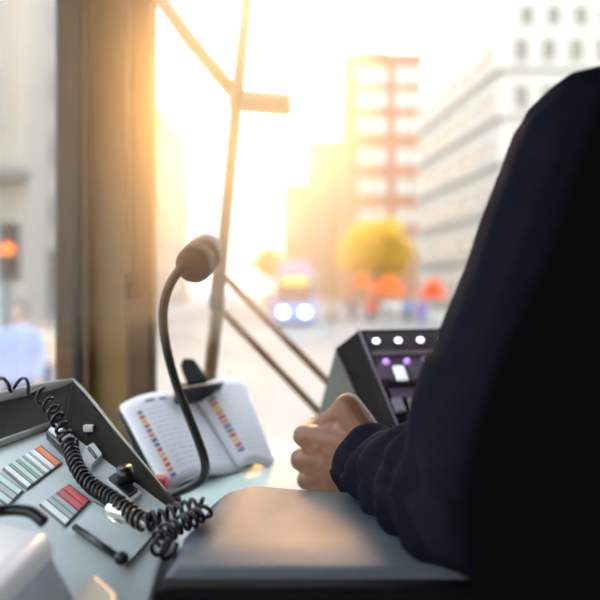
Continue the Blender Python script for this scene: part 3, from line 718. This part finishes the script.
# ------------------------------------------------------------------ street: trees
def tree(name, label, c, r, trunk_h, n, ls):
    t = thing(name, label, 'tree', (c.x, c.y, GZ), 'street trees')
    b = new(); loft(b, [Vector((c.x, c.y, GZ)), Vector((c.x + .1, c.y, GZ + trunk_h)), Vector((c.x, c.y, c.z))], [.28, .2, .1], 10)
    for k in range(5):
        a = k * 1.3; loft(b, [Vector((c.x + .05, c.y, GZ + trunk_h)), c + Vector((math.cos(a) * r[0] * .6, math.sin(a) * r[1] * .6, r[2] * .2))], [.1, .04], 6)
    obj('trunk', b, M['bark'], t, True)
    b = new(); blobs = [(Vector((math.cos(k * 2.4) * r[0], math.sin(k * 2.4) * r[1], 0)) * (.55 * (1 - abs(k / 13 - .4))) + Vector((0, 0, (k / 13 * 1.25 - .6) * r[2])), random.uniform(.38, .55)) for k in range(14)]
    for k in range(n):
        bc, br = random.choice(blobs); d = Vector((random.gauss(0, 1), random.gauss(0, 1), random.gauss(0, 1))).normalized() * random.uniform(.6, 1)
        p = c + bc + Vector((d.x * r[0], d.y * r[1], d.z * r[2])) * br
        a = Vector((random.gauss(0, 1), random.gauss(0, 1), random.gauss(0, 1))).normalized(); e_ = a.orthogonal().normalized(); s = ls * random.uniform(.7, 1.3)
        q = [p - a * s, p + e_ * s * .5, p + a * s, p - e_ * s * .5]
        b.faces.new([b.verts.new(v) for v in q])
    obj('foliage', b, M['leafy'], t)
tree('street_tree', 'broad yellow green tree in front of the brick tower', at(376, 249, 62), (3.7, 3.0, 2.5), 3, 4200, .22)
tree('street_tree', 'small yellow green tree behind the oncoming tram', at(268, 262, 75), (1.9, 1.9, 1.5), 2.2, 1600, .22)

# ------------------------------------------------------------------ oncoming tram
YB = 42
xc = px_x(294, YB)
t = thing('tram', 'blue tram coming towards us with both headlights on', 'tram', (xc, YB + 8, GZ))
z = lambda py: -(py - HOR) / FPX * YB
b = new(); box(b, xc - 1.2, xc + 1.2, YB, YB + 18, GZ + .25, z(295), bev=.15); obj('body', b, M['tramblue'], t, True)
b = new(); box(b, xc - 1.18, xc + 1.18, YB + .05, YB + 18, z(296), z(272), bev=.1); obj('upper_body', b, M['tramroof'], t, True)
b = new(); box(b, xc - 1.05, xc + 1.05, YB + .3, YB + 17.6, z(272), z(262), bev=.15); obj('roof', b, M['tramroof'], t, True)
b = new(); box(b, xc - 1.05, xc + 1.05, YB - .02, YB + .1, z(303), z(279), bev=.02); obj('windscreen', b, M['tramglass'], t)
b = new(); box(b, xc - .75, xc + .75, YB - .06, YB, z(284), z(277.5), bev=.01); obj('destination_display', b, M['amber'], t)
for s in (-1, 1):
    b = new(); c = Vector((xc + s * .64, YB - .02, z(312))); loft(b, [c + Vector((0, .08, 0)), c - Vector((0, .05, 0))], [.20, .15], 20); obj('headlight', b, M['lamp'], t, True)
    b = new(); box(b, xc + s * 1.2 - .01, xc + s * 1.2 + .01, YB + 1, YB + 17, z(300), z(280)); obj('side_glazing', b, M['tramglass'], t)
for yy in (2, 8, 14):
    b = new(); box(b, xc - .9, xc + .9, YB + yy, YB + yy + 2.2, GZ, GZ + .5, bev=.1); obj('bogie', b, M['rubber'], t)

# ------------------------------------------------------------------ pedestrians
def pedestrian(label, loc, coat, legs, h=1.75, rot=0):
    t = thing('person', label, 'person', loc, 'pedestrians in the street')
    L = Vector(loc); s = h / 1.75
    P = lambda x, y, z_: L + Vector((x, y, z_)) * s
    b = new()
    chain(b, [(P(0, 0, .95), .12 * s), (P(0, 0, 1.2), .13 * s), (P(0, 0, 1.38), .11 * s)])
    chain(b, [(P(0, 0, 1.40), .06 * s), (P(0, 0, 1.52), .055 * s)]); ball(b, P(0, -.01, 1.63), (.078 * s, .095 * s, .118 * s), 2)
    ball(b, P(0, -.105, 1.61), (.014 * s, .02 * s, .022 * s), 1)
    for k in (-1, 1):
        chain(b, [(P(k * .19, 0, 1.38), .05 * s), (P(k * .25, .02, 1.10), .042 * s), (P(k * .25, -.06, .86), .034 * s), (P(k * .25, -.08, .78), .038 * s)])
        chain(b, [(P(k * .09, 0, .92), .085 * s), (P(k * .10, -.06 * k, .50), .06 * s), (P(k * .10, .06 * k, .08), .042 * s), (P(k * .10, .06 * k - .10, .045), .038 * s)])
    obj('body', remesh(b, .022, 2), M['skin2'], t)
    b = new(); loft(b, [P(0, 0, .80), P(0, 0, 1.0), P(0, 0, 1.25), P(0, 0, 1.40), P(0, 0, 1.48)], [(.14 * s, .20 * s), (.14 * s, .19 * s), (.15 * s, .215 * s), (.13 * s, .20 * s), (.07 * s, .08 * s)], 18, up=(0, 1, 0))
    for k in (-1, 1): chain(b, [(P(k * .19, 0, 1.38), .068 * s), (P(k * .25, .02, 1.10), .058 * s), (P(k * .25, -.06, .88), .05 * s)])
    obj('coat', remesh(b, .022, 2), coat, t)
    b = new()
    for k in (-1, 1): chain(b, [(P(k * .09, 0, .92), .10 * s), (P(k * .10, -.06 * k, .50), .078 * s), (P(k * .10, .06 * k, .12), .06 * s)])
    obj('trousers', remesh(b, .022, 2), legs, t)
    b = new(); ball(b, P(0, .015, 1.655), (.086 * s, .098 * s, .115 * s), 2)
    bmesh.ops.delete(b, geom=[v for v in b.verts if v.co.y < L.y - .05 * s and v.co.z < L.z + 1.70 * s], context='VERTS'); obj('hair', b, M['hair'], t, True)
    return t
pedestrian('person in a pale lilac shirt and grey trousers near the left window', (px_x(19, 8.6), 8.6, GZ + .42), M['lilac'], M['greyc'], 1.78)
pedestrian('person in beige standing close to the dark pillar on the left', (px_x(45, 15), 15, GZ), M['beigec'], M['greyc'], 1.68)
for label, px, Y, coat, legs, h in (
    ('person in a purple coat under the rightmost orange parasol', 421, 40, M['purple'], M['bluec'], 1.75),
    ('person in a blue coat between two orange parasols', 408, 44, M['bluec'], M['darkc'], 1.72),
    ('person in a charcoal coat by the leftmost orange parasol', 352, 47, M['greyc'], M['darkc'], 1.78),
    ('person in beige with dark trousers crossing beside the tram', 332, 46, M['beigec'], M['darkc'], 1.72),
    ('person in a red coat beside the middle orange parasol', 371, 43, M['redc'], M['darkc'], 1.70)):
    pedestrian(label, (px_x(px, Y), Y, GZ), coat, legs, h)

# parasols
def parasol(label, px, Y, w_, zt, zb, m):
    x = px_x(px, Y); t = thing('parasol', label, 'parasol', (x, Y, GZ), 'orange parasols across the square')
    b = new(); loft(b, [Vector((x, Y, zb)), Vector((x, Y, zb + .18)), Vector((x, Y, (zb + zt) / 2 + .12)), Vector((x, Y, zt))], [w_ / 2, w_ / 2, w_ / 3.2, .04], 8); obj('canopy', b, m, t)
    b = new(); cyl(b, (x, Y, GZ), (x, Y, zb + .2), .03, seg=8); obj('pole', b, M['steel'], t)
    b = new(); cyl(b, (x, Y, GZ), (x, Y, GZ + .1), .25, .22, 14); obj('foot', b, M['steel'], t)
parasol('small pale orange parasol standing leftmost of the three', 361, 50, 1.3, .85, -.1, M['parasol'])
parasol('wide orange red parasol standing between the other two', 387, 46, 2.2, .6, -.55, M['parasol'])
parasol('red orange parasol standing nearest to the white building', 433, 44, 1.5, .45, -.75, M['parasol2'])

# traffic signal at the left
YT2 = 12.2
x = px_x(9, YT2); zc = -(249 - HOR) / FPX * YT2
t = thing('traffic_signal', 'traffic signal showing amber outside the left side window', 'traffic light', (x, YT2, GZ + .42))
b = new(); cyl(b, (x - .1, YT2 + .1, GZ + .42), (x - .1, YT2 + .1, zc + .5), .05, seg=12); obj('post', b, M['steel'], t)
b = new(); box(b, x - .17, x + .17, YT2 - .05, YT2 + .12, zc - .55, zc + .45, bev=.03); obj('housing', b, M['sigbody'], t)
for dz, m in ((.28, 'sigoff'), (0, 'siglens'), (-.28, 'sigoff')):
    b = new(); c = Vector((x, YT2 - .05, zc + dz)); loft(b, [c, c - Vector((0, .03, 0))], [.11, .10], 18); k = obj('lens', b, M[m], t, True)
    b = new(); loft(b, [c + Vector((0, 0, .11)), c + Vector((0, -.14, .115))], [(.02, .11), (.012, .10)], 12); obj('visor', b, M['sigbody'], k)

# ------------------------------------------------------------------ haze: volumes added for the sun glow in the cab and the street
b = new(); prism(b, [(x, y, -.045) for x, y in ((-.74, .42), (-.03, .42), (.14, 1.185), (-.455, 1.185), (-.74, .80))], (0, 0, .745))  # volume shaped to lay an orange flare glow over the pillars
tag(obj('cab_flare_haze', b, haze_mat('cab_flare', .95, .87, (1.0, .74, .42))), 'added haze volume standing in for the sun flare in the driver cab', 'haze', kind='stuff')
b = new(); box(b, -60, 60, 1.6, 150, GZ + .01, 60)  # thin volume added to wash the far street with warm glow
tag(obj('street_glow_haze', b, haze_mat('street_glow', .0008, .80)), 'added haze volume giving a warm wash over the street towards the sun', 'haze', kind='stuff')
